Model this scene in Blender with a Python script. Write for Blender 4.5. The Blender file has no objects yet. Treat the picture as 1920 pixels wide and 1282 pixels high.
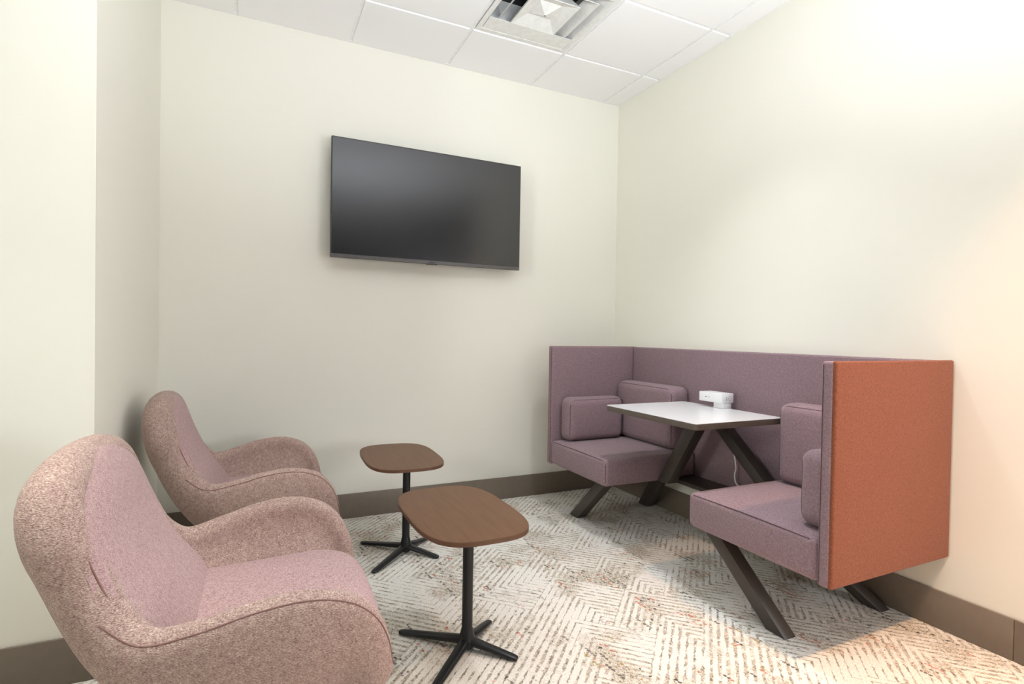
import bpy, bmesh, math, random
from mathutils import Vector, Matrix

random.seed(7)
C = bpy.context.scene.collection
PI = math.pi

# ------------------------------------------------------------------ camera
CAM = Vector((-2.47197, -3.40309, 1.14104))
YAW, PITCH, ROLL = 0.44145, -0.013745, 0.016914
cd = bpy.data.cameras.new('camera')
cam = bpy.data.objects.new('camera', cd)
C.objects.link(cam)
f = Vector((math.sin(YAW) * math.cos(PITCH), math.cos(YAW) * math.cos(PITCH), math.sin(PITCH)))
r0 = Vector((math.cos(YAW), -math.sin(YAW), 0))
u0 = r0.cross(f)
rr = r0 * math.cos(ROLL) + u0 * math.sin(ROLL)
uu = -r0 * math.sin(ROLL) + u0 * math.cos(ROLL)
cam.matrix_world = Matrix(((rr.x, uu.x, -f.x, CAM.x), (rr.y, uu.y, -f.y, CAM.y), (rr.z, uu.z, -f.z, CAM.z), (0, 0, 0, 1)))
cd.sensor_width = 36
cd.lens = 36 * 1013.59 / 1920
cd.clip_start = 0.05
bpy.context.scene.camera = cam

# ------------------------------------------------------------------ world, exposure
H = 2.8852
wd = bpy.data.worlds.new('world')
bpy.context.scene.world = wd
wd.use_nodes = True
wd.node_tree.nodes['Background'].inputs[0].default_value = (0.93, 0.97, 1.0, 1)
wd.node_tree.nodes['Background'].inputs[1].default_value = 1.0
vs = bpy.context.scene.view_settings
vs.view_transform = 'Standard'
vs.look = 'None'
vs.gamma = 1
vs.exposure = 0.0
vs.use_curve_mapping = False


def area_light(name, loc, aim, size, power, col, sy=None, spread=PI):
    ld = bpy.data.lights.new(name, 'AREA')
    ld.shape = 'RECTANGLE' if sy else 'DISK'
    ld.size = size
    if sy:
        ld.size_y = sy
    ld.energy = power
    ld.color = col
    ld.spread = spread
    o = bpy.data.objects.new(name, ld)
    C.objects.link(o)
    o.location = loc
    o.rotation_euler = Vector(aim).to_track_quat('-Z', 'Y').to_euler()
    return o


# beyond the frame: an added fill aimed up at the ceiling, a ceiling downlight by the left wall and a warm one by
# the right wall, added fills over the middle and along that wall, daylight from the left
area_light('ceiling_fill', (-1.65, -3.35, 1.6), (.04, .6, 1), 1.6, 50, (.86, .92, 1), .5, math.radians(118))  # added fill, not a fixture of the room; brightens the ceiling
area_light('downlight_and_fill', (-3.2, -2.1, H - .03), (0, 0, -1), 0.12, 5, (1, .98, .88), None, math.radians(60))
area_light('downlight_and_fill', (-.58, -3.22, H - .03), (0, 0, -1), 0.11, 22, (1, .56, .29), None, math.radians(85))
area_light('downlight_and_fill', (-.8, -1.5, H - .03), (0, 0, -1), 0.14, 6, (.93, .95, 1), None, math.radians(90))  # added fill from above to balance the wall brightness
area_light('window_and_fill', (-.04, -3.9, 1.15), (-1, .5, .1), 1.1, 54, (.91, .95, 1), .9)  # added fill to brighten the column side; no window here
area_light('window_and_fill', (-.04, -5.2, 1.15), (-1, .8, .1), 1.4, 18, (.98, .97, .95), .9)  # second added fill farther back, no window here either
area_light('window_and_fill', (-5.15, -2.9, 1.9), (1, .50, -.12), .45, 8.5, (.95, 1, .95), .7, math.radians(62))


# ------------------------------------------------------------------ node helpers
class NT:
    def __init__(self, name):
        self.m = bpy.data.materials.new(name)
        self.m.use_nodes = True
        self.t = self.m.node_tree
        self.b = self.t.nodes['Principled BSDF']

    def n(self, typ, ins=None, **kw):
        nd = self.t.nodes.new(typ)
        for k, v in kw.items():
            setattr(nd, k, v)
        for k, v in (ins or {}).items():
            self.put(nd.inputs[k], v)
        return nd

    def put(self, sock, v):
        if isinstance(v, bpy.types.NodeSocket):
            self.t.links.new(v, sock)
        elif isinstance(v, bpy.types.Node):
            self.t.links.new(v.outputs[0], sock)
        else:
            sock.default_value = v

    def math(self, op, a, b=0.0, c=0.0, clamp=False):
        nd = self.t.nodes.new('ShaderNodeMath')
        nd.operation = op
        nd.use_clamp = clamp
        self.put(nd.inputs[0], a)
        self.put(nd.inputs[1], b)
        self.put(nd.inputs[2], c)
        return nd.outputs[0]

    def mix(self, fac, a, b):
        nd = self.t.nodes.new('ShaderNodeMix')
        nd.data_type = 'RGBA'
        self.put(nd.inputs[0], fac)
        self.put(nd.inputs[6], a)
        self.put(nd.inputs[7], b)
        return nd.outputs[2]

    def ramp(self, fac, stops, interp='LINEAR'):
        nd = self.t.nodes.new('ShaderNodeValToRGB')
        nd.color_ramp.interpolation = interp
        el = nd.color_ramp.elements
        while len(el) < len(stops):
            el.new(0.5)
        for e, (p, c) in zip(el, stops):
            e.position = p
            e.color = c if len(c) == 4 else (*c, 1)
        self.put(nd.inputs[0], fac)
        return nd.outputs[0]

    def coord(self, scale=(1, 1, 1), rot=(0, 0, 0)):
        tc = self.n('ShaderNodeTexCoord')
        mp = self.n('ShaderNodeMapping', {'Vector': tc.outputs['Object'], 'Scale': scale, 'Rotation': rot})
        return mp.outputs[0]

    def noise(self, vec, scale, detail=2.0, rough=.5):
        return self.n('ShaderNodeTexNoise', {'Vector': vec, 'Scale': scale, 'Detail': detail, 'Roughness': rough}).outputs[0]

    def bump(self, h, strength=.3, dist=.002):
        nd = self.n('ShaderNodeBump', {'Height': h, 'Strength': strength, 'Distance': dist})
        self.put(self.b.inputs['Normal'], nd.outputs[0])

    def set(self, **kw):
        names = dict(color='Base Color', rough='Roughness', metal='Metallic', spec='Specular IOR Level', ior='IOR', sheen='Sheen Weight',
                     coat='Coat Weight', coat_rough='Coat Roughness')
        for k, v in kw.items():
            if k in ('color',) and isinstance(v, tuple) and len(v) == 3:
                v = (*v, 1)
            self.put(self.b.inputs[names[k]], v)
        return self.m


def srgb(*c):
    return tuple(((x / 255) / 12.92 if x / 255 < .04045 else ((x / 255 + .055) / 1.055) ** 2.4) for x in c)


def plain(name, col, rough=.5, metal=0.0, spec=.5, var=.06, scale=30):
    m = NT(name)
    n = m.noise(m.coord(), scale, 3)
    a = tuple(min(1, c * (1 - var)) for c in col)
    b = tuple(min(1, c * (1 + var)) for c in col)
    c = m.ramp(n, [(.3, a), (.7, b)])
    m.set(color=c, rough=rough, metal=metal, spec=spec)
    return m.m


def paint(name, col):
    m = NT(name)
    v = m.coord()
    c = m.ramp(m.noise(v, 1.3, 2), [(.3, tuple(x * .985 for x in col)), (.7, col)])
    m.set(color=c, rough=.72, spec=.25)
    m.bump(m.noise(v, 260, 2), .06, .0008)
    return m.m


def fabric(name, dark, mid, light, fleck, scale=240, ribs=False, sheen=.15, bump=.5, dist=.0025):
    m = NT(name)
    v = m.coord()
    v2 = m.coord((1, 1, 2.6), (.4, .3, .7))
    n1 = m.noise(v2, scale, 2, .7)
    n2 = m.noise(v, scale * .35, 2, .6)
    s = m.math('ADD', m.math('MULTIPLY', n1, .8), m.math('MULTIPLY', n2, .2))
    col = m.ramp(s, [(.34, dark), (.48, mid), (.62, light), (.74, fleck)])
    m.set(color=col, rough=.92, spec=.12, sheen=sheen)
    vor = m.n('ShaderNodeTexVoronoi', {'Vector': v2, 'Scale': scale * .9})
    h = m.math('ADD', m.math('MULTIPLY', vor.outputs[0], -.8), s)
    m.bump(h, bump, dist)
    return m.m


M = {}
M['wall'] = paint('cream_wall_paint', (.880, .864, .768))
M['rearwall'] = paint('dark_unseen_wall', (.022, .022, .023))  # unseen walls made dark so the lower screen reflection darkens
M['tile'] = paint('ceiling_tile_white', (.93, .93, .93))
M['bar'] = plain('white_grid_bar', (.90, .90, .90), .45)
M['diffuser'] = plain('white_diffuser_steel', (.80, .80, .77), .4)
M['duct'] = plain('black_duct', (.012, .012, .014), .6)
M['baseboard'] = plain('taupe_rubber_baseboard', srgb(122, 111, 98), .42, var=.04)
M['tvframe'] = plain('dark_grey_bezel', srgb(58, 57, 56), .38, .3)
M['tvstrip'] = plain('grey_bottom_strip', srgb(92, 89, 88), .34, .4)
M['tvback'] = plain('black_housing', (.012, .012, .013), .5)
M['black'] = plain('black_powder_coat', (.011, .012, .014), .34, .2, spec=.5)
M['brown'] = plain('dark_bronze_steel', srgb(66, 59, 54), .42, .15)
M['laminate'] = plain('white_laminate', (.80, .80, .81), .22, var=.01)
M['edge'] = plain('taupe_table_edge', srgb(92, 82, 74), .45)
M['white'] = plain('white_plastic', (.86, .86, .87), .35, var=.01)
M['slot'] = plain('dark_slot', (.03, .03, .03), .6)
M['cord'] = plain('white_cord', (.78, .76, .72), .5)
M['pink'] = fabric('rose_tweed', srgb(140, 108, 108), srgb(183, 150, 150), srgb(206, 178, 174), srgb(232, 216, 206), 260)
M['pinkshell'] = fabric('rose_tweed_shell_shading', srgb(124, 96, 88), srgb(173, 145, 136), srgb(203, 180, 167), srgb(244, 233, 216), 230, bump=.7)  # same tweed as the pad; beige tone and cream flecks paint in the lighting
M['mauve'] = fabric('mauve_heather_wool', srgb(100, 80, 87), srgb(141, 118, 125), srgb(160, 138, 143), srgb(196, 176, 179), 330, bump=.35)
M['rust'] = fabric('terracotta_heather_wool', srgb(98, 55, 40), srgb(131, 76, 55), srgb(152, 92, 68), srgb(176, 122, 96), 330, bump=.35)
M['seam'] = plain('mauve_seam_thread', srgb(92, 72, 80), .9)
M['pinkseam'] = plain('rose_seam_thread', srgb(138, 104, 98), .9)


def wood(name, c1, c2):
    m = NT(name)
    v = m.coord((22, 1.6, 22))
    n = m.noise(v, 3.0, 5, .6)
    n2 = m.noise(m.coord((220, 6, 220)), 1.0, 2)
    s = m.math('ADD', m.math('MULTIPLY', n, .7), m.math('MULTIPLY', n2, .3))
    m.set(color=m.ramp(s, [(.3, c1), (.7, c2)]), rough=.42, spec=.22)
    return m.m


M['walnut'] = wood('walnut_veneer', srgb(98, 68, 46), srgb(113, 82, 58))
M['walnut_edge'] = plain('walnut_edge', srgb(92, 62, 42), .45)

# screen: black glossy panel that mirrors the room softly
ms = NT('black_glass_screen')
ms.set(color=(.006, .006, .007), rough=.22, spec=.5, ior=1.75)
M['screen'] = ms.m


# carpet: nested right angles of pale stripes at 45 degrees to the walls, broken by speckled patches with coloured flecks
def carpet():
    m = NT('patterned_carpet')
    tc = m.n('ShaderNodeTexCoord').outputs['Object']
    warp = m.n('ShaderNodeTexNoise', {'Vector': tc, 'Scale': 90.0, 'Detail': 1.0})
    wv = m.n('ShaderNodeVectorMath', operation='MULTIPLY_ADD')
    m.put(wv.inputs[0], warp.outputs['Color'])
    wv.inputs[1].default_value = (.010, .010, 0)
    m.put(wv.inputs[2], tc)
    sp = m.n('ShaderNodeSeparateXYZ', {0: wv.outputs[0]})
    x, y = sp.outputs[0], sp.outputs[1]
    k = math.sqrt(.5)
    a = m.math('MULTIPLY', m.math('ADD', x, y), k)
    b = m.math('MULTIPLY', m.math('SUBTRACT', y, x), k)
    cs = .336
    ga, gb = m.math('DIVIDE', a, cs), m.math('DIVIDE', b, cs)
    # half-drop offset between rows for the herringbone look
    ra = m.math('FLOOR', ga)
    gb = m.math('ADD', gb, m.math('MULTIPLY', m.math('FLOORED_MODULO', ra, 2.0), .5))
    rb = m.math('FLOOR', gb)
    fa, fb = m.math('FRACT', ga), m.math('FRACT', gb)
    wn = m.n('ShaderNodeTexWhiteNoise', {'Vector': m.n('ShaderNodeCombineXYZ', {0: ra, 1: rb}).outputs[0]}, noise_dimensions='2D')
    rs = m.n('ShaderNodeSeparateColor', {0: wn.outputs['Color']})
    r1, r2, r3 = rs.outputs

    def flip(v, r, t=.5):
        g = m.math('GREATER_THAN', r, t)
        # v + g*(1-2v)
        return m.math('ADD', v, m.math('MULTIPLY', g, m.math('SUBTRACT', 1.0, m.math('MULTIPLY', v, 2.0))))
    fa2, fb2 = flip(fa, r1), flip(fb, r2, .8)
    dL = m.math('MAXIMUM', fa2, fb2)
    straight = m.math('GREATER_THAN', r3, .62)
    d = m.math('ADD', m.math('MULTIPLY', straight, fb2), m.math('MULTIPLY', m.math('SUBTRACT', 1.0, straight), dL))
    nst = 12.0
    dn = m.math('MULTIPLY', d, nst)
    ph = m.math('FRACT', dn)
    idx = m.math('FLOOR', dn)
    tri = m.math('ABSOLUTE', m.math('SUBTRACT', ph, .5))           # .5 at the groove, 0 in the middle of the pale band
    # masks
    big = m.noise(tc, 2.6, 3, .6)
    med = m.noise(m.coord((1, .45, 1), (0, 0, .05)), 9.0, 3, .65)
    fine = m.noise(tc, 170.0, 2, .75)
    fine2 = m.noise(m.coord((1, .6, 1), (0, 0, .1)), 105.0, 2, .7)
    dash = m.noise(tc, 16.0, 2, .6)
    speck = m.math('ADD', m.math('MULTIPLY', big, .55), m.math('MULTIPLY', med, .45))
    speckm = m.ramp(speck, [(.44, (0, 0, 0)), (.52, (1, 1, 1))])
    # pale pile
    pale = m.ramp(fine, [(.32, srgb(208, 203, 193)), (.5, srgb(234, 231, 222)), (.7, srgb(246, 244, 238))])
    # grooves between the pale stripes: thin broken lines, widening to speckled bands inside the patches
    tuft = m.math('ADD', m.math('MULTIPLY', fine, .55), m.math('MULTIPLY', fine2, .45))
    gcol = m.ramp(m.math('ADD', m.math('MULTIPLY', m.noise(tc, 26.0, 2, .6), .6), m.math('MULTIPLY', tuft, .4)),
                  [(.39, srgb(64, 61, 59)), (.48, srgb(120, 113, 105)), (.58, srgb(166, 156, 141)), (.68, srgb(190, 140, 104))])
    sp_c = m.ramp(tuft, [(.37, srgb(74, 70, 65)), (.44, srgb(146, 137, 122)), (.51, srgb(198, 188, 170)), (.62, srgb(234, 228, 214))])
    gapw = m.math('ADD', .085, m.math('MULTIPLY', speckm, .20))
    gapw = m.math('ADD', gapw, m.math('MULTIPLY', m.math('SUBTRACT', dash, .5), .26))
    gapw = m.math('ADD', gapw, m.math('MULTIPLY', m.math('SUBTRACT', tuft, .5), .30))
    gm = m.math('MULTIPLY', m.math('ADD', m.math('SUBTRACT', tri, .5), gapw), 9.0, clamp=True)
    brk = m.math('MULTIPLY', m.math('SUBTRACT', m.noise(tc, 30.0, 2, .6), .36), 6.0, clamp=True)
    gm = m.math('MULTIPLY', gm, m.math('ADD', .10, m.math('MULTIPLY', brk, .90)), clamp=True)
    drop = m.ramp(m.math('ADD', m.math('MULTIPLY', m.noise(tc, 5.0, 4, .65), .6), m.math('MULTIPLY', speck, .4)), [(.50, (0, 0, 0)), (.60, (.85, .85, .85))])
    gcol = m.mix(m.math('MULTIPLY', speckm, .9), gcol, sp_c)
    base = m.mix(gm, pale, gcol)
    col = m.mix(drop, base, sp_c)
    # tufted flecks in rows along the carpet's length
    fx, fy = m.math('DIVIDE', m.math('ADD', x, m.math('MULTIPLY', y, .10)), .0125), m.math('DIVIDE', y, .016)
    cx, cy = m.math('FLOOR', fx), m.math('FLOOR', fy)
    w2 = m.n('ShaderNodeTexWhiteNoise', {'Vector': m.n('ShaderNodeCombineXYZ', {0: cx, 1: cy}).outputs[0]}, noise_dimensions='2D')
    w3 = m.n('ShaderNodeTexWhiteNoise', {'Vector': m.n('ShaderNodeCombineXYZ', {0: cx, 1: m.math('FLOOR', m.math('DIVIDE', y, .11))}).outputs[0]}, noise_dimensions='2D')
    rs3 = m.n('ShaderNodeSeparateColor', {0: w3.outputs['Color']})
    rowon = m.math('GREATER_THAN', rs3.outputs[0], .76)
    on = m.math('GREATER_THAN', w2.outputs[0], .55)
    patch = m.math('GREATER_THAN', m.noise(tc, 5.0, 2, .6), .51)
    ex = m.math('ABSOLUTE', m.math('SUBTRACT', m.math('FRACT', fx), .5))
    ey = m.math('ABSOLUTE', m.math('SUBTRACT', m.math('FRACT', fy), .5))
    shape = m.math('LESS_THAN', m.math('ADD', m.math('MULTIPLY', ex, ex), m.math('MULTIPLY', ey, ey)), .19)
    fm = m.math('MULTIPLY', m.math('MULTIPLY', rowon, on), m.math('MULTIPLY', patch, shape))
    fm = m.math('MULTIPLY', fm, m.math('ADD', .30, m.math('MULTIPLY', speckm, .55)))
    fcol = m.ramp(rs3.outputs[1], [(0, srgb(44, 44, 48)), (.34, srgb(96, 90, 84)), (.55, srgb(196, 104, 70)), (.78, srgb(205, 96, 78)), (.86, srgb(168, 136, 62)), (.95, srgb(92, 96, 60))], 'CONSTANT')
    col = m.mix(fm, col, fcol)
    m.set(color=col, rough=.95, spec=.08, sheen=.1)
    hgt = m.math('SUBTRACT', m.math('MULTIPLY', fine, .5), m.math('MULTIPLY', gm, .9))
    m.bump(hgt, .6, .004)
    return m.m


M['carpet'] = carpet()


# ------------------------------------------------------------------ mesh helpers
def obj(name, bm, mat, parent=None, smooth=False, loc=None):
    me = bpy.data.meshes.new(name)
    bmesh.ops.recalc_face_normals(bm, faces=bm.faces)
    bm.to_mesh(me)
    bm.free()
    if smooth:
        for p in me.polygons:
            p.use_smooth = True
    me.materials.append(M[mat])
    o = bpy.data.objects.new(name, me)
    C.objects.link(o)
    if parent is not None:
        o.parent = parent
    if loc is not None:
        o.location = loc
    return o


def auto_smooth(o, angle=35):
    for p in o.data.polygons:
        p.use_smooth = True
    o.data.set_sharp_from_angle(angle=math.radians(angle))
    return o


def box_bm(x0, x1, y0, y1, z0, z1, bev=0.0, seg=2, bm=None):
    bm = bm or bmesh.new()
    vs_ = [bm.verts.new((x, y, z)) for z in (z0, z1) for x, y in ((x0, y0), (x1, y0), (x1, y1), (x0, y1))]
    fs = [(3, 2, 1, 0), (4, 5, 6, 7), (0, 1, 5, 4), (1, 2, 6, 5), (2, 3, 7, 6), (3, 0, 4, 7)]
    faces = [bm.faces.new([vs_[i] for i in q]) for q in fs]
    if bev:
        es = list({e for fc in faces for e in fc.edges})
        bmesh.ops.bevel(bm, geom=es, offset=bev, segments=seg, profile=.5, affect='EDGES', clamp_overlap=True)
    return bm


def axis_pts(h, r, n=5, inner=6):
    pts = [-h + r * (1 - math.tan(PI / 4 * (1 - i / n))) for i in range(n)] if False else [-h + r - r * math.tan(PI / 4 * (1 - i / n)) for i in range(n)]
    pts += [-(h - r) + 2 * (h - r) * i / inner for i in range(inner + 1)]
    pts += [-p for p in reversed(pts[:n])]
    return pts


def cushion_bm(c, size, r, puff=(0, 0, 0), n=4, inner=8):
    """rounded box; puff bulges the faces across each axis"""
    h = [s / 2 for s in size]
    ax = [axis_pts(h[i], r, n, inner) for i in range(3)]
    bm = bmesh.new()
    cache = {}

    def vert(p):
        key = tuple(round(q, 6) for q in p)
        if key not in cache:
            q = [max(-(h[i] - r), min(h[i] - r, p[i])) for i in range(3)]
            d = Vector([p[i] - q[i] for i in range(3)])
            d = d.normalized() * r if d.length > 1e-9 else d
            s = [q[i] + d[i] for i in range(3)]
            o = list(s)
            for i in range(3):
                j, k2 = (i + 1) % 3, (i + 2) % 3
                w = (1 - (s[j] / h[j]) ** 2) * (1 - (s[k2] / h[k2]) ** 2)
                o[i] += puff[i] * max(0, w) * s[i] / h[i]
            cache[key] = bm.verts.new([c[i] + o[i] for i in range(3)])
        return cache[key]
    for i in range(3):
        j, k2 = (i + 1) % 3, (i + 2) % 3
        for sgn in (-1, 1):
            for a in range(len(ax[j]) - 1):
                for b in range(len(ax[k2]) - 1):
                    q = []
                    for da, db in ((0, 0), (1, 0), (1, 1), (0, 1)):
                        p = [0, 0, 0]
                        p[i] = sgn * h[i]
                        p[j] = ax[j][a + da]
                        p[k2] = ax[k2][b + db]
                        q.append(vert(p))
                    bm.faces.new(q)
    return bm


def tube_bm(pts, rad, n=8, closed=False, bm=None, cap=True):
    """tube along points; rad a number or a list"""
    bm = bm or bmesh.new()
    pts = [Vector(p) for p in pts]
    N = len(pts)
    rings = []
    prev = None
    for i, p in enumerate(pts):
        if closed:
            t = pts[(i + 1) % N] - pts[i - 1]
        else:
            t = pts[min(i + 1, N - 1)] - pts[max(i - 1, 0)]
        t.normalize()
        if prev is None:
            prev = t.orthogonal().normalized()
        nrm = (prev - t * prev.dot(t)).normalized()
        prev = nrm
        bn = t.cross(nrm)
        rd = rad[i] if isinstance(rad, (list, tuple)) else rad
        rings.append([bm.verts.new(p + rd * (math.cos(2 * PI * q / n) * nrm + math.sin(2 * PI * q / n) * bn)) for q in range(n)])
    for i in range(N if closed else N - 1):
        A, B = rings[i], rings[(i + 1) % N]
        for q in range(n):
            bm.faces.new((A[q], A[(q + 1) % n], B[(q + 1) % n], B[q]))
    if cap and not closed:
        bm.faces.new(rings[0])
        bm.faces.new(rings[-1][::-1])
    return bm


def prism_bm(poly, z0, z1, bev=0.0, seg=2):
    """vertical prism of a plan polygon"""
    bm = bmesh.new()
    lo = [bm.verts.new((x, y, z0)) for x, y in poly]
    hi = [bm.verts.new((x, y, z1)) for x, y in poly]
    n = len(poly)
    fl = bm.faces.new(lo[::-1])
    fh = bm.faces.new(hi)
    for i in range(n):
        bm.faces.new((lo[i], lo[(i + 1) % n], hi[(i + 1) % n], hi[i]))
    if bev:
        es = list(set(fl.edges) | set(fh.edges))
        bmesh.ops.bevel(bm, geom=es, offset=bev, segments=seg, profile=.5, affect='EDGES')
    return bm


def bar_bm(p0, p1, wx, wy, bev=.003):
    """slanted flat bar with level cut ends: p0, p1 the end centres, wx and wy the level section"""
    bm = bmesh.new()
    rings = []
    for p in (p0, p1):
        rings.append([bm.verts.new((p[0] + sx * wx / 2, p[1] + sy * wy / 2, p[2])) for sx, sy in ((-1, -1), (1, -1), (1, 1), (-1, 1))])
    A, B = rings
    bm.faces.new(A)
    bm.faces.new(B[::-1])
    for i in range(4):
        bm.faces.new((A[i], B[i], B[(i + 1) % 4], A[(i + 1) % 4]))
    bmesh.ops.bevel(bm, geom=list(bm.edges), offset=bev, segments=2, profile=.5, affect='EDGES')
    return bm


def empty(name, loc, label, cat, group=None, rz=0):
    o = bpy.data.objects.new(name, None)
    C.objects.link(o)
    o.location = loc
    o.rotation_euler = (0, 0, rz)
    o.empty_display_size = .1
    o['label'] = label
    o['category'] = cat
    if group:
        o['group'] = group
    return o


def tag(o, label, cat, group=None):
    o['label'] = label
    o['category'] = cat
    if group:
        o['group'] = group
    return o


def struct(o):
    o['kind'] = 'structure'
    return o


def copy_thing(root, loc, rz, label):
    r = root.copy()
    C.objects.link(r)
    r.location = loc
    r.rotation_euler = (0, 0, rz)
    r['label'] = label
    for ch in list(root.children):
        c = ch.copy()
        C.objects.link(c)
        c.parent = r
        for g in list(ch.children):
            d = g.copy()
            C.objects.link(d)
            d.parent = c
    return r


# ------------------------------------------------------------------ room shell
XL, YR = -5.2, -6.2            # far left and rear limits of the room
XC, YC = -2.944, -1.25         # corner of the projecting wall block on the left
struct(obj('floor', box_bm(XL, .1, YR, .1, -.06, 0), 'carpet'))
struct(obj('wall_back', box_bm(XC, .12, 0, .12, 0, 3.1), 'wall'))
struct(obj('wall_right', box_bm(0, .12, -3.2, 0, 0, 3.1), 'wall'))
struct(obj('wall_right_rear', box_bm(0, .12, YR, -3.2, 0, 3.1), 'rearwall'))  # unseen stretch, split off and darkened for the screen reflection
struct(obj('wall_left', box_bm(XL, XC, YC, .12, 0, 3.1), 'wall'))
struct(obj('wall_rear', box_bm(XL, .12, YR - .12, YR, 0, 3.1), 'rearwall'))
struct(obj('wall_window', box_bm(XL - .12, XL, YR, YC, 0, 3.1), 'wall'))

# baseboards, cut where the rubber strips butt
hb, tb = .1508, .010


def baseboard(name, segs):
    first = None
    for (x0, x1, y0, y1) in segs:
        o = auto_smooth(obj(name if first is None else 'baseboard_strip', box_bm(x0, x1, y0, y1, 0, hb, .003, 2), 'baseboard'))
        if first is None:
            first = struct(o)
        else:
            o.parent = first


baseboard('baseboard_back', [(XC + tb, -2.55, -tb, 0), (-2.5495, -1.125, -tb, 0), (-1.1245, -tb, -tb, 0)])
baseboard('baseboard_right', [(-tb, 0, -1.22, 0), (-tb, 0, -2.44, -1.2205), (-tb, 0, YR, -2.4405)])
baseboard('baseboard_column', [(XC, XC + tb, YC - tb, 0)])
baseboard('baseboard_left', [(XL, XC - .0005, YC - tb, YC)])

# ceiling: dark plenum slab, lay-in tiles and the white bar grid
ceil = struct(obj('ceiling', box_bm(XL, .12, YR, .12, H + .22, H + .3), 'tile'))
TT, BW = .6096, .024
X1, Y1 = -.1517, -.4743
xs = [0.0] + [X1 - k * TT for k in range(0, 9) if X1 - k * TT > XL] + [XL]
ys = [0.0] + [Y1 - k * TT for k in range(0, 11) if Y1 - k * TT > YR] + [YR]
tile_mesh = {}
VENT = (X1 - 2 * TT, X1 - TT, Y1 - TT, Y1)
for i in range(len(xs) - 1):
    for j in range(len(ys) - 1):
        x1_, x0_, y1_, y0_ = xs[i], xs[i + 1], ys[j], ys[j + 1]
        if abs(x0_ - VENT[0]) < .01 and abs(y0_ - VENT[2]) < .01:
            continue
        if x1_ <= XC + .01 and y0_ >= YC - .01:
            continue
        w, d = round(x1_ - x0_, 4), round(y1_ - y0_, 4)
        if (w, d) not in tile_mesh:
            t = obj('ceiling_tile', box_bm(-w / 2 + .0105, w / 2 - .0105, -d / 2 + .0105, d / 2 - .0105, 0, .018, .0015, 1), 'tile', ceil)
            tile_mesh[(w, d)] = t.data
        else:
            t = bpy.data.objects.new('ceiling_tile', tile_mesh[(w, d)])
            C.objects.link(t)
            t.parent = ceil
        t.location = ((x0_ + x1_) / 2, (y0_ + y1_) / 2, H)
zb0, zb1 = H + .007, H + .015
for x in xs[1:-1]:
    auto_smooth(obj('grid_bar', box_bm(x - BW / 2, x + BW / 2, YR, -.0205, zb0, zb1, .0012, 1), 'bar', ceil))
for j, y in enumerate(ys[1:-1]):
    for i in range(len(xs) - 1):
        auto_smooth(obj('cross_bar', box_bm(xs[i + 1] + (BW / 2 + .0006 if i < len(xs) - 2 else 0), xs[i] - (BW / 2 + .0006 if i else 0), y - BW / 2, y + BW / 2, zb0 + .0006, zb1, .0012, 1), 'bar', ceil))
for nm, b in (('wall_angle', (XC, 0, -.02, 0)), ('wall_angle', (-.02, 0, YR, -.0205)), ('wall_angle', (XC, XC + .02, YC, -.0205))):
    obj(nm, box_bm(*b, H + .002, zb1), 'bar', ceil)

# air diffuser in its own grid cell
vx, vy = (VENT[0] + VENT[1]) / 2, (VENT[2] + VENT[3]) / 2
vent = empty('air_diffuser', (vx, vy, H), 'square white ceiling air diffuser with stepped louvers and a pointed centre', 'air vent')


def frustum_ring(prof):
    """square ring swept from a profile of (half size, z), given as a closed loop"""
    bm = bmesh.new()
    rows = [[bm.verts.new((sx * h_, sy * h_, z)) for sx, sy in ((-1, -1), (1, -1), (1, 1), (-1, 1))] for h_, z in prof]
    n = len(rows)
    for i in range(n):
        A, B = rows[i], rows[(i + 1) % n]
        for q in range(4):
            bm.faces.new((A[q], A[(q + 1) % 4], B[(q + 1) % 4], B[q]))
    return bm


HC = TT / 2 - .0115
obj('outer_flange', frustum_ring([(HC, .004), (HC, .0), (.268, -.001), (.228, .060), (.225, .060), (.264, .003)]), 'diffuser', vent)


def three_sided(b, a, h, yend):
    """louver on three sides: a lip of half size b sloping up and in to half size a; its arms stop at y = yend"""
    bm = bmesh.new()
    def run(t):
        off = [(b, -.001), (b, .004), (a + .003, h), (a, h - .001)]
        return [[(-o, yend, z) for o, z in off], [(-o, -o, z) for o, z in off], [(o, -o, z) for o, z in off], [(o, yend, z) for o, z in off]]
    rows = [[bm.verts.new(p) for p in st_] for st_ in run(0)]
    for A_, B_ in zip(rows, rows[1:]):
        for q in range(4):
            bm.faces.new((A_[q], A_[(q + 1) % 4], B_[(q + 1) % 4], B_[q]))
    bm.faces.new(rows[0])
    bm.faces.new(rows[-1][::-1])
    return bm


obj('louver', three_sided(.212, .166, .058, .190), 'diffuser', vent)
obj('louver', three_sided(.140, .100, .058, .150), 'diffuser', vent)
obj('end_plate', box_bm(-.262, .262, .150, .266, .0005, .004), 'diffuser', vent)
bm = bmesh.new()
sq = ((-1, -1), (1, -1), (1, 1), (-1, 1))
base = [bm.verts.new((sx * .137, sy * .137 + (.014 if sy > 0 else 0), .001)) for sx, sy in sq]
top = [bm.verts.new((sx * .068, sy * .068, .030)) for sx, sy in sq]
ap = bm.verts.new((0, 0, -.004))
for q in range(4):
    bm.faces.new((base[q], base[(q + 1) % 4], top[(q + 1) % 4], top[q]))
    bm.faces.new((top[q], top[(q + 1) % 4], ap))
obj('centre_cone', bm, 'diffuser', vent)
obj('screw', tube_bm([(0, 0, -.006), (0, 0, .0)], .004, 8), 'tvstrip', vent)
obj('plenum_box', frustum_ring([(.226, .06), (.226, .16), (.232, .16), (.232, .06)]), 'diffuser', vent)
obj('duct', tube_bm([(0, 0, .158), (0, 0, .2)], .3, 32), 'duct', vent)

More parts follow.
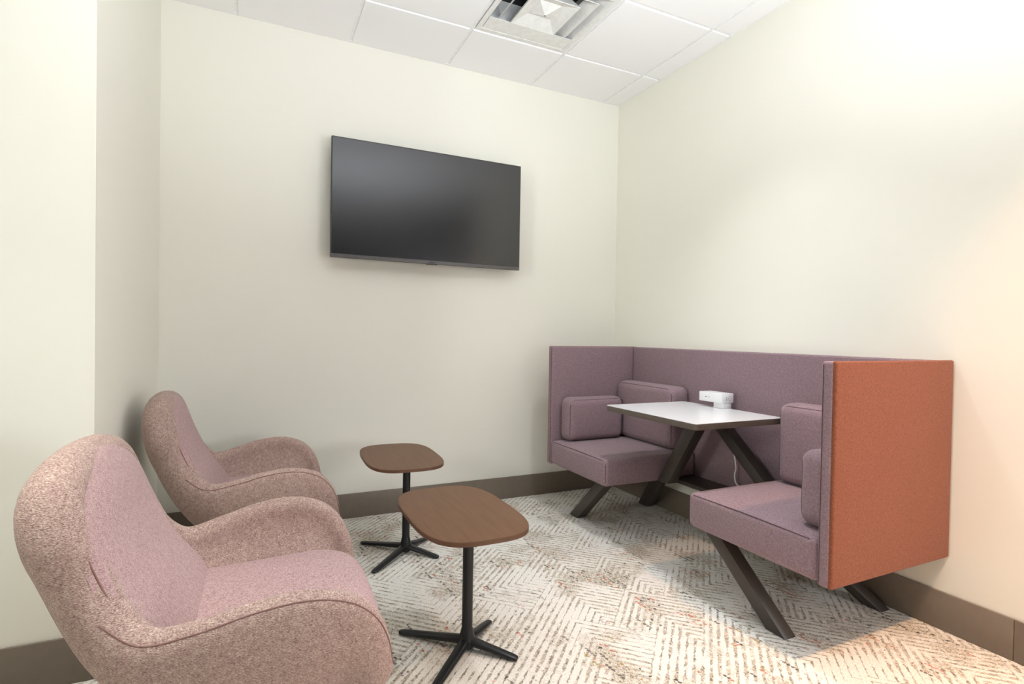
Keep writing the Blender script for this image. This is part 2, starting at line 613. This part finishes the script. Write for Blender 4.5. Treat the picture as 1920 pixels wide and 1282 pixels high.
# ------------------------------------------------------------------ television
tv = empty('wall_television', (-1.482, -.027, 1.927), 'flat black television mounted on the cream wall', 'television')
wx, z0, z1 = .609, -.352, .347
obj('bezel', frustum := box_bm(-wx, wx, -.088, -.062, z0, z1, .002, 1), 'tvframe', tv)
obj('screen', box_bm(-wx + .006, wx - .006, -.0888, -.086, z0 + .022, z1 - .006), 'screen', tv)
obj('bottom_strip', box_bm(-wx + .001, wx - .001, -.0905, -.086, z0 - .001, z0 + .020, .0012, 1), 'tvstrip', tv)
obj('logo_badge', box_bm(-.018, .018, -.0915, -.0900, z0 + .004, z0 + .011), 'slot', tv)
obj('sensor_foot', box_bm(-.035, .035, -.089, -.07, z0 - .005, z0 + .002, .001, 1), 'tvframe', tv)
hbm = bmesh.new()
A = [hbm.verts.new((sx * .585, -.064, z)) for sx, z in ((-1, -.335), (1, -.335), (1, .30), (-1, .30))]
B = [hbm.verts.new((sx * .42, -.026, z)) for sx, z in ((-1, -.30), (1, -.30), (1, .12), (-1, .12))]
hbm.faces.new(A)
hbm.faces.new(B[::-1])
for i in range(4):
    hbm.faces.new((A[i], A[(i + 1) % 4], B[(i + 1) % 4], B[i]))
obj('back_housing', hbm, 'tvback', tv)
obj('wall_bracket', box_bm(-.25, .25, -.028, .0265, -.2, .08, .003, 1), 'tvback', tv)

# ------------------------------------------------------------------ booth bench
bo = Vector((-.36, -1.2475, 0))
booth = empty('meeting_booth', bo, 'two-seat upholstered booth in mauve and terracotta wool with a fixed table, against the right wall', 'booth')


def bp(name, bm, mat, smooth=None, parent=booth):
    bmesh.ops.translate(bm, verts=bm.verts, vec=-bo)
    o = obj(name, bm, mat, parent)
    auto_smooth(o, smooth or 40)
    return o


YF, YN = -.272, -2.223         # outer faces of the far and near side panels
PT, PZ0, PZ1, PX = .042, .296, 1.068, -.718
bp('back_panel', cushion_bm(((-.012 - .056) / 2, (YF + YN) / 2, (PZ0 + PZ1) / 2), (.044, YF - YN, PZ1 - PZ0), .010, n=3), 'mauve', 60)
bp('back_cover', box_bm(-.0125, -.004, YN + .006, YF - .006, PZ0 + .004, PZ1 - .004, .003, 2), 'rust')
for y0, y1, sg in ((YF - PT, YF, 1), (YN, YN + PT, -1)):
    sp_ = bp('side_panel', cushion_bm(((PX - .058) / 2, (y0 + y1) / 2, (PZ0 + PZ1) / 2), (-.058 - PX, PT, PZ1 - PZ0), .009, n=3), 'mauve', 60)
    yo = y1 if sg > 0 else y0
    cv = cushion_bm(((PX + .003 - .006) / 2, yo + sg * .001, (PZ0 + PZ1) / 2 + .001), (-.006 - PX - .003, .020, PZ1 - PZ0 + .002), .008, n=3)
    c_ = bp('outer_cover', cv, 'rust', 60, sp_)
    c_['label'] = 'terracotta outer face'
    # seam down the front edge
    bp('seam', tube_bm([(PX - .001, yo - sg * .034, PZ0 + .01), (PX - .001, yo - sg * .034, PZ1 - .012)], .0016, 6), 'seam', 60, sp_)

SZ0, SZ1 = .300, .452
for y0, y1, sg in ((-.93, YF - PT - .001, 1), (YN + PT + .001, -1.565, -1)):
    yc = (y0 + y1) / 2
    st = bp('seat', cushion_bm(((PX - .058) / 2 - .002, yc, (SZ0 + SZ1) / 2), (-.060 - PX, y1 - y0, SZ1 - SZ0), .024, (.004, .006, .010), n=5), 'mauve', 60)
    yi = y0 if sg > 0 else y1
    bp('seam', tube_bm([(PX + .004, y0 + .03, SZ1 - .008), (PX + .0035, yc, SZ1 - .004), (PX + .004, y1 - .03, SZ1 - .008)], .0018, 6), 'seam', 60, st)
    bp('seam', tube_bm([(PX + .005, yi + sg * .006, SZ0 + .024), (PX + .005, yi + sg * .006, SZ1 - .026)], .0018, 6), 'seam', 60, st)
    # slanted legs: front one free standing, rear one close to the wall
    yt, yb = (yc - .225, yc + .125) if sg > 0 else (yc + .205, yc - .100)
    for p0, p1 in (((-.655, yt, SZ0 + .006), (-.620, yb, 0)), ((-.26, yt - sg * .005, SZ0 + .006), (-.058, yb + sg * .02, 0))):
        bp('leg', bar_bm(p0, p1, .062, .088), 'brown', 40)
    bp('leg_rail', box_bm(-.68, -.10, yt - .045, yt + .045, SZ0 - .010, SZ0 + .004, .002, 1), 'brown', 40)

# table and its slanted struts
TX0, TX1, TY0, TY1, TZ = -.708, -.135, -1.592, -.903, .757
rc = .022
poly = []
for cx_, cy_, a0 in ((TX0 + rc, TY0 + rc, 180), (TX1 - rc, TY0 + rc, 270), (TX1 - rc, TY1 - rc, 0), (TX0 + rc, TY1 - rc, 90)):
    for q in range(7):
        a_ = math.radians(a0 + q * 15)
        poly.append((cx_ + rc * math.cos(a_), cy_ + rc * math.sin(a_)))
tt = bp('tabletop', prism_bm(poly, TZ - .029, TZ - .0015, .0012, 1), 'edge', 40)
tt['label'] = 'taupe edged white tabletop'
poly2 = [((x - (TX0 + TX1) / 2) * .996 + (TX0 + TX1) / 2, (y - (TY0 + TY1) / 2) * .997 + (TY0 + TY1) / 2) for x, y in poly]
lam = bp('laminate_top', prism_bm(poly2, TZ - .0016, TZ, .0005, 1), 'laminate', 40, tt)
for p0, p1 in (((-.32, -1.235, TZ - .03), (-.32, -.976, SZ0 + .006)), ((-.15, -1.140, TZ - .03), (-.12, -1.515, .37))):
    bp('table_strut', bar_bm(p0, p1, .07, .086), 'brown', 40)
bp('table_plate', box_bm(-.5, -.15, -1.42, -1.075, TZ - .036, TZ - .0285, .002, 1), 'brown', 40)
bp('bottom_rail', box_bm(-.225, -.06, -1.72, -.78, PZ0 - .012, PZ0 + .012, .003, 1), 'brown', 40)


def loose(name, c, size, r, puff, label, rot=(0, 0, 0)):
    bm = cushion_bm((0, 0, 0), size, r, puff, n=5, inner=8)
    o = obj(name, bm, 'mauve', None, True)
    o.location = c
    o.rotation_euler = rot
    tag(o, label, 'cushion', 'loose cushions on the booth')
    # welts round the two flat faces
    ax = min(range(3), key=lambda i: size[i])
    j, k2 = [i for i in range(3) if i != ax]
    for sgn in (-1, 1):
        pts = []
        hj, hk = size[j] / 2 - r * .30, size[k2] / 2 - r * .30
        rr_ = r * .9
        for cj, ck, a0 in ((hj - rr_, hk - rr_, 0), (-hj + rr_, hk - rr_, 90), (-hj + rr_, -hk + rr_, 180), (hj - rr_, -hk + rr_, 270)):
            for q in range(6):
                a_ = math.radians(a0 + q * 18)
                p = [0, 0, 0]
                p[j] = cj + rr_ * math.cos(a_)
                p[k2] = ck + rr_ * math.sin(a_)
                p[ax] = sgn * (size[ax] / 2 - r * .28)
                pts.append(p)
        w = obj('welt', tube_bm(pts, .0022, 6, True), 'seam', o, True)
    return o


loose('booth_cushion', (-.445, -.381, SZ1 + .146), (.43, .13, .28), .046, (.0, .012, .0), 'low mauve cushion against the far side panel of the booth')
loose('booth_cushion', (-.136, -.60, SZ1 + .196), (.15, .56, .38), .046, (.012, .0, .0), 'large mauve back cushion left of the white table')
loose('booth_cushion', (-.136, -1.885, SZ1 + .196), (.15, .56, .38), .046, (.012, .0, .0), 'large mauve back cushion right of the white table, by the near side panel')
loose('booth_cushion', (-.435, -2.112, SZ1 + .146), (.43, .13, .28), .046, (.0, .012, .0), 'low mauve cushion seen end-on against the near terracotta panel')

# power module clamped to the rear edge of the table, with its white cord
px0, py0 = -.150, -1.2
pm_ = empty('power_outlet', (px0, py0, TZ), 'small white power outlet block clamped on the rear edge of the white table', 'power outlet')
o = obj('housing', box_bm(-.045, .045, -.05, .115, .030, .082, .004, 2), 'white', pm_)
auto_smooth(o)
for dy, w in ((.062, .010), (.040, .006)):
    obj('usb_port', box_bm(-.0458, -.044, dy - w / 2, dy + w / 2, .055, .0585), 'slot', pm_)
for dx in (-.012, .012):
    for dz, (w, h_) in ((.058, (.0022, .006)), (.049, (.0022, .006))):
        pass
for dx, dz in ((-.008, .060), (-.008, .049), (.004, .0545), (.012, .064), (.012, .045)):
    obj('socket_slot', box_bm(dx - .0016, dx + .0016, -.0508, -.049, dz - .0026, dz + .0026), 'slot', pm_)
auto_smooth(obj('clamp_neck', box_bm(-.030, .034, -.046, .022, .0002, .031, .003, 2), 'white', pm_))
auto_smooth(obj('clamp_plate', box_bm(.020, .036, -.046, .022, -.045, .001, .002, 2), 'white', pm_))
cord = [(.045, -.03, -.040), (.050, -.035, -.10), (.046, -.02, -.17), (.052, -.05, -.24), (.057, -.065, -.32), (.052, -.062, -.37), (.045, -.085, -.41), (.03, -.16, -.425), (.02, -.28, -.43)]


def spline(pts, sub=8, closed=False):
    P = [Vector(p) for p in pts]
    out = []
    n = len(P)
    rng = n if closed else n - 1
    for i in range(rng):
        if closed:
            a, b, c, d = P[i - 1], P[i], P[(i + 1) % n], P[(i + 2) % n]
        else:
            a, b, c, d = P[max(i - 1, 0)], P[i], P[i + 1], P[min(i + 2, n - 1)]
        for q in range(sub):
            t = q / sub
            out.append(.5 * ((2 * b) + (c - a) * t + (2 * a - 5 * b + 4 * c - d) * t * t + (3 * b - a - 3 * c + d) * t ** 3))
    if not closed:
        out.append(P[-1])
    return out


obj('cord', tube_bm(spline(cord), .0042, 8), 'cord', pm_, True)

# ------------------------------------------------------------------ side tables
TH = .505
tb1 = empty('side_table', (-1.804, -1.567, 0), 'brown rounded side table nearest the camera, on a black four-legged pedestal', 'side table', 'brown pedestal side tables')
hx, hy = .1905, .309
poly = []
N = 72
for i in range(N):
    a_ = 2 * PI * i / N
    e = 2 / 3.3
    cx_, sy_ = math.cos(a_), math.sin(a_)
    poly.append((hx * math.copysign(abs(cx_) ** e, cx_), hy * math.copysign(abs(sy_) ** e, sy_)))
auto_smooth(obj('tabletop', prism_bm(poly, TH - .014, TH - .0008, .003, 2), 'walnut_edge', tb1))
bm = prism_bm([(x * .985, y * .990) for x, y in poly], TH - .001, TH, .0004, 1)
auto_smooth(obj('veneer', bm, 'walnut', tb1))
KX, KY = .030, -.020            # the column stands a little off centre
bm = tube_bm([(KX, KY, .04), (KX, KY, .06), (KX, KY, .075), (KX, KY, TH - .014)], [.0225, .0205, .0195, .0195], 24)
auto_smooth(obj('column', bm, 'black', tb1))
bm = tube_bm([(KX, KY, .012), (KX, KY, .03), (KX, KY, .05), (KX, KY, .07), (KX, KY, .085)], [.026, .030, .028, .023, .0195], 24)
auto_smooth(obj('hub', bm, 'black', tb1), 60)
bm = box_bm(KX - .05, KX + .05, KY - .05, KY + .05, TH - .021, TH - .0135, .002, 1)
obj('mounting_plate', bm, 'black', tb1)


def leg_section(bm, ang, L):
    ca, sa = math.cos(ang), math.sin(ang)
    rings = []
    for t, w, z, h_ in ((.0, .020, .048, .030), (.12, .020, .046, .028), (.35, .0190, .036, .023), (.7, .0170, .024, .018), (.93, .0150, .016, .015), (.985, .0115, .0135, .013), (1.0, .006, .012, .009)):
        d = t * L
        ring = []
        for q in range(16):
            a_ = 2 * PI * q / 16
            cw = math.copysign(abs(math.cos(a_)) ** .8, math.cos(a_)) * w
            cz = math.copysign(abs(math.sin(a_)) ** .8, math.sin(a_)) * h_ / 2
            ring.append(bm.verts.new((d * ca - cw * sa, d * sa + cw * ca, max(.0005, z - h_ / 2 + cz + .002))))
        rings.append(ring)
    for A_, B_ in zip(rings, rings[1:]):
        for q in range(16):
            bm.faces.new((A_[q], A_[(q + 1) % 16], B_[(q + 1) % 16], B_[q]))
    bm.faces.new(rings[0])
    bm.faces.new(rings[-1][::-1])
    return bm


for ang, L in ((42, .195), (135, .280), (225, .280), (-45, .195)):
    bm = leg_section(bmesh.new(), math.radians(ang), L)
    bmesh.ops.translate(bm, verts=bm.verts, vec=(KX, KY, 0))
    auto_smooth(obj('leg', bm, 'black', tb1), 60)
copy_thing(tb1, (-1.791, -.628, 0), math.radians(-2), 'brown rounded side table farther back, near the cream wall under the television')

# ------------------------------------------------------------------ lounge chairs
# rim path (half, left side): centre of the roll, radius, outward direction
RIM = [((-.376, 0, .815), .054, (-1, 0, .15)),
       ((-.374, .138, .806), .054, (-1, .10, .1)),
       ((-.368, .228, .774), .055, (-.95, .30, 0)),
       ((-.350, .256, .712), .056, (-.9, .42, 0)),
       ((-.315, .252, .628), .054, (-.82, .56, 0)),
       ((-.262, .272, .540), .047, (-.62, .78, 0)),
       ((-.190, .312, .490), .040, (-.36, .93, 0)),
       ((-.090, .346, .508), .036, (-.14, .99, .05)),
       ((.015, .362, .536), .034, (0, 1, .1)),
       ((.115, .365, .544), .033, (.05, 1, .1)),
       ((.195, .358, .522), .032, (.15, 1, .05)),
       ((.245, .345, .475), .031, (.25, .97, 0)),
       ((.272, .330, .415), .030, (.35, .93, 0)),
       ((.285, .312, .355), .028, (.45, .89, 0)),
       ((.298, .265, .312), .025, (.7, .7, 0)),
       ((.305, .150, .298), .024, (.97, .25, 0)),
       ((.308, 0, .294), .024, (1, 0, 0))]
mir = lambda v: (v[0], -v[1], v[2])
ring = RIM + [(mir(p), r_, mir(o_)) for p, r_, o_ in reversed(RIM[1:-1])]
SUB = 5
T_ = spline([p for p, _, _ in ring], SUB, True)
R_ = [v.x for v in spline([(r_, 0, 0) for _, r_, _ in ring], SUB, True)]
O_ = [v.normalized() for v in spline([o_ for _, _, o_ in ring], SUB, True)]
NS = len(T_)


def ring_low(i, z, ax_, ay_, cx_):
    o_ = O_[i]
    # point of a rounded plan ring in the direction of the rim point
    d = Vector((T_[i].x - cx_, T_[i].y))
    a_ = math.atan2(d.y / ay_, d.x / ax_)
    return Vector((cx_ + ax_ * math.cos(a_), ay_ * math.sin(a_), z))


def bez(p0, p1, p2, p3, t):
    s = 1 - t
    return p0 * s ** 3 + p1 * (3 * s * s * t) + p2 * (3 * s * t * t) + p3 * t ** 3


def frame(i):
    t = (T_[(i + 1) % NS] - T_[i - 1]).normalized()
    o_ = (O_[i] - t * O_[i].dot(t)).normalized()
    u_ = t.cross(o_)
    # up is the side away from the chair's belly
    if u_.dot(T_[i] - Vector((.02, 0, .30))) < 0:
        u_ = -u_
    return t, o_, u_


def inner_curve(i, t):
    _, o_, u_ = frame(i)
    p0 = T_[i] - o_ * R_[i]
    p3 = ring_low(i, .285, .215, .235, .02)
    L = (p0 - p3).length
    return bez(p0, p0 - u_ * L * .38, p3 - Vector((p3.x - p0.x, p3.y - p0.y, 0)) * .12 + Vector((0, 0, L * .28)), p3, t)


def outer_curve(i, t):
    _, o_, u_ = frame(i)
    p0 = T_[i] + o_ * R_[i]
    p3 = ring_low(i, .222, .205, .185, .035)
    L = (p0 - p3).length
    flat = Vector((p0.x - p3.x, p0.y - p3.y, 0))
    if flat.length > 1e-6:
        flat.normalize()
    w = max(0, min(1, -O_[i].x))
    return bez(p0, p0 - u_ * L * (.36 - .12 * w), p3 + flat * L * (.42 - .20 * w) + Vector((0, 0, L * .08)), p3, t)


def shell_bm():
    bm = bmesh.new()
    rows = []
    NI, NR, NO = 22, 12, 22
    for i in range(NS):
        _, o_, u_ = frame(i)
        row = [inner_curve(i, t / NI) for t in range(NI, 0, -1)]
        for q in range(NR + 1):
            th = PI * q / NR
            row.append(T_[i] - o_ * (R_[i] * math.cos(th)) + u_ * (R_[i] * math.sin(th)))
        row += [outer_curve(i, t / NO) for t in range(1, NO + 1)]
        rows.append([bm.verts.new(p) for p in row])
    for i in range(NS):
        A_, B_ = rows[i], rows[(i + 1) % NS]
        for q in range(len(A_) - 1):
            bm.faces.new((A_[q], A_[q + 1], B_[q + 1], B_[q]))
    c1 = bm.verts.new((.02, 0, .28))
    c2 = bm.verts.new((.035, 0, .215))
    for i in range(NS):
        j = (i + 1) % NS
        bm.faces.new((rows[i][0], rows[j][0], c1))
        bm.faces.new((rows[j][-1], rows[i][-1], c2))
    return bm


# inner back pad, rows from top to bottom: centre (x, z) and side edge (x, y, z)
PAD = [((-.380, .858), (-.377, .150, .849)),
       ((-.348, .836), (-.352, .230, .818)),
       ((-.314, .765), (-.324, .274, .752)),
       ((-.286, .675), (-.288, .288, .658)),
       ((-.245, .580), (-.247, .294, .568)),
       ((-.193, .490), (-.195, .298, .488)),
       ((-.140, .410), (-.152, .300, .420)),
       ((-.125, .365), (-.140, .302, .375))]


PADV = []


def pad_bm():
    """the inner back: a puffed panel set into the shell, its edges sunk in the roll"""
    bm = bmesh.new()
    cs_ = spline([(x, 0, z) for (x, z), _ in PAD], 6)
    es_ = spline([e for _, e in PAD], 6)
    NU = 28
    rows = []
    PADV.clear()
    for k, (c, e) in enumerate(zip(cs_, es_)):
        row = []
        for a in range(-NU, NU + 1):
            q = a / NU
            w = abs(q) ** 2.2
            x = c.x + (e.x - c.x) * w + .010 * (1 - q * q) + .013
            y, z = (e.y + .012) * q, c.z + (e.z - c.z) * w + .008 * max(0, 1 - k / 8)
            if abs(a) >= NU - 1 or k == 0:                  # tuck the rim under
                d = .5 if abs(a) == NU - 1 and k else 1
                x, y, z = x - .022 * d, y * (1 - .010 * d), z - (.014 if k == 0 else 0)
            row.append(bm.verts.new((x, y, z)))
        rows.append(row)
        PADV.append((row[1].co.copy(), row[-2].co.copy()))
    for A_, B_ in zip(rows, rows[1:]):
        for q in range(2 * NU):
            bm.faces.new((A_[q], A_[q + 1], B_[q + 1], B_[q]))
    return bm


def seat_bm():
    """deep seat cushion: rounded plan, crowned top, waterfall front"""
    bm = bmesh.new()
    NA = 72
    prof = [(0.0, 1.0), (.35, .995), (.62, .975), (.80, .935), (.90, .86), (.96, .74), (.99, .56), (1.0, .36), (.985, .18), (.95, .06), (.88, 0.0)]
    cx_ = .04
    rows = []
    for a in range(NA):
        th = 2 * PI * a / NA
        ct, st_ = math.cos(th), math.sin(th)
        e = 2 / (4.2 if ct > 0 else 8.0)
        x = .282 * math.copysign(abs(ct) ** e, ct)
        y = .328 * math.copysign(abs(st_) ** e, st_)
        row = []
        for rad, h_ in prof[1:]:
            px_, py_ = cx_ + x * rad, y * rad
            z0_ = .290 + .48 * max(0, -px_ - .03)
            z1_ = .418 + .060 * (px_ + .05) - .10 * max(0, px_ - .18) ** 1 + .010 * (1 - (py_ / .32) ** 2)
            row.append(bm.verts.new((px_, py_, z0_ + (z1_ - z0_) * h_)))
        rows.append(row)
    ctop = bm.verts.new((cx_, 0, .418 + .060 * .125 + .010))
    cbot = bm.verts.new((cx_, 0, .29))
    for a in range(NA):
        A_, B_ = rows[a], rows[(a + 1) % NA]
        bm.faces.new((A_[0], B_[0], ctop))
        bm.faces.new((A_[-1], B_[-1], cbot))
        for q in range(len(A_) - 1):
            bm.faces.new((A_[q], A_[q + 1], B_[q + 1], B_[q]))
    return bm


ch1 = empty('lounge_chair', (-2.475, -1.795, 0), 'rose tweed winged lounge chair nearest the camera, at the lower left', 'armchair', 'rose tweed lounge chairs')
sh = auto_smooth(obj('shell', shell_bm(), 'pinkshell', ch1), 80)
pd = auto_smooth(obj('backrest', pad_bm(), 'pink', ch1), 80)
se = auto_smooth(obj('seat_cushion', seat_bm(), 'pink', ch1), 80)
# seams: round the outer flank of the rim, and round the inner back
pts = []
for i in range(NS):
    _, o_, u_ = frame(i)
    th = PI * .80
    pts.append(T_[i] - o_ * ((R_[i] + .0004) * math.cos(th)) + u_ * ((R_[i] + .0004) * math.sin(th)))
obj('rim_seam', tube_bm(pts[5 * SUB:14 * SUB], .0016, 6), 'pinkseam', sh, True)
obj('rim_seam', tube_bm(pts[NS - 14 * SUB:NS - 5 * SUB + 1], .0016, 6), 'pinkseam', sh, True)
for side in (0, 1):
    obj('pad_seam', tube_bm([q[side] for q in PADV[1:-6]], .0022, 6), 'pinkseam', pd, True)
# swivel base
auto_smooth(obj('base_column', tube_bm([(.03, 0, .03), (.03, 0, .06), (.03, 0, .22)], [.034, .026, .026], 20), 'black', ch1))
for k in range(4):
    bm = leg_section(bmesh.new(), math.radians(45 + 90 * k), .30)
    bmesh.ops.translate(bm, verts=bm.verts, vec=(.03, 0, 0))
    auto_smooth(obj('leg', bm, 'black', ch1), 60)
ch1.rotation_euler = (0, 0, math.radians(-1.0))
copy_thing(ch1, (-2.455, -.652, 0), math.radians(1.0), 'rose tweed winged lounge chair farther back, beside the left wall corner')
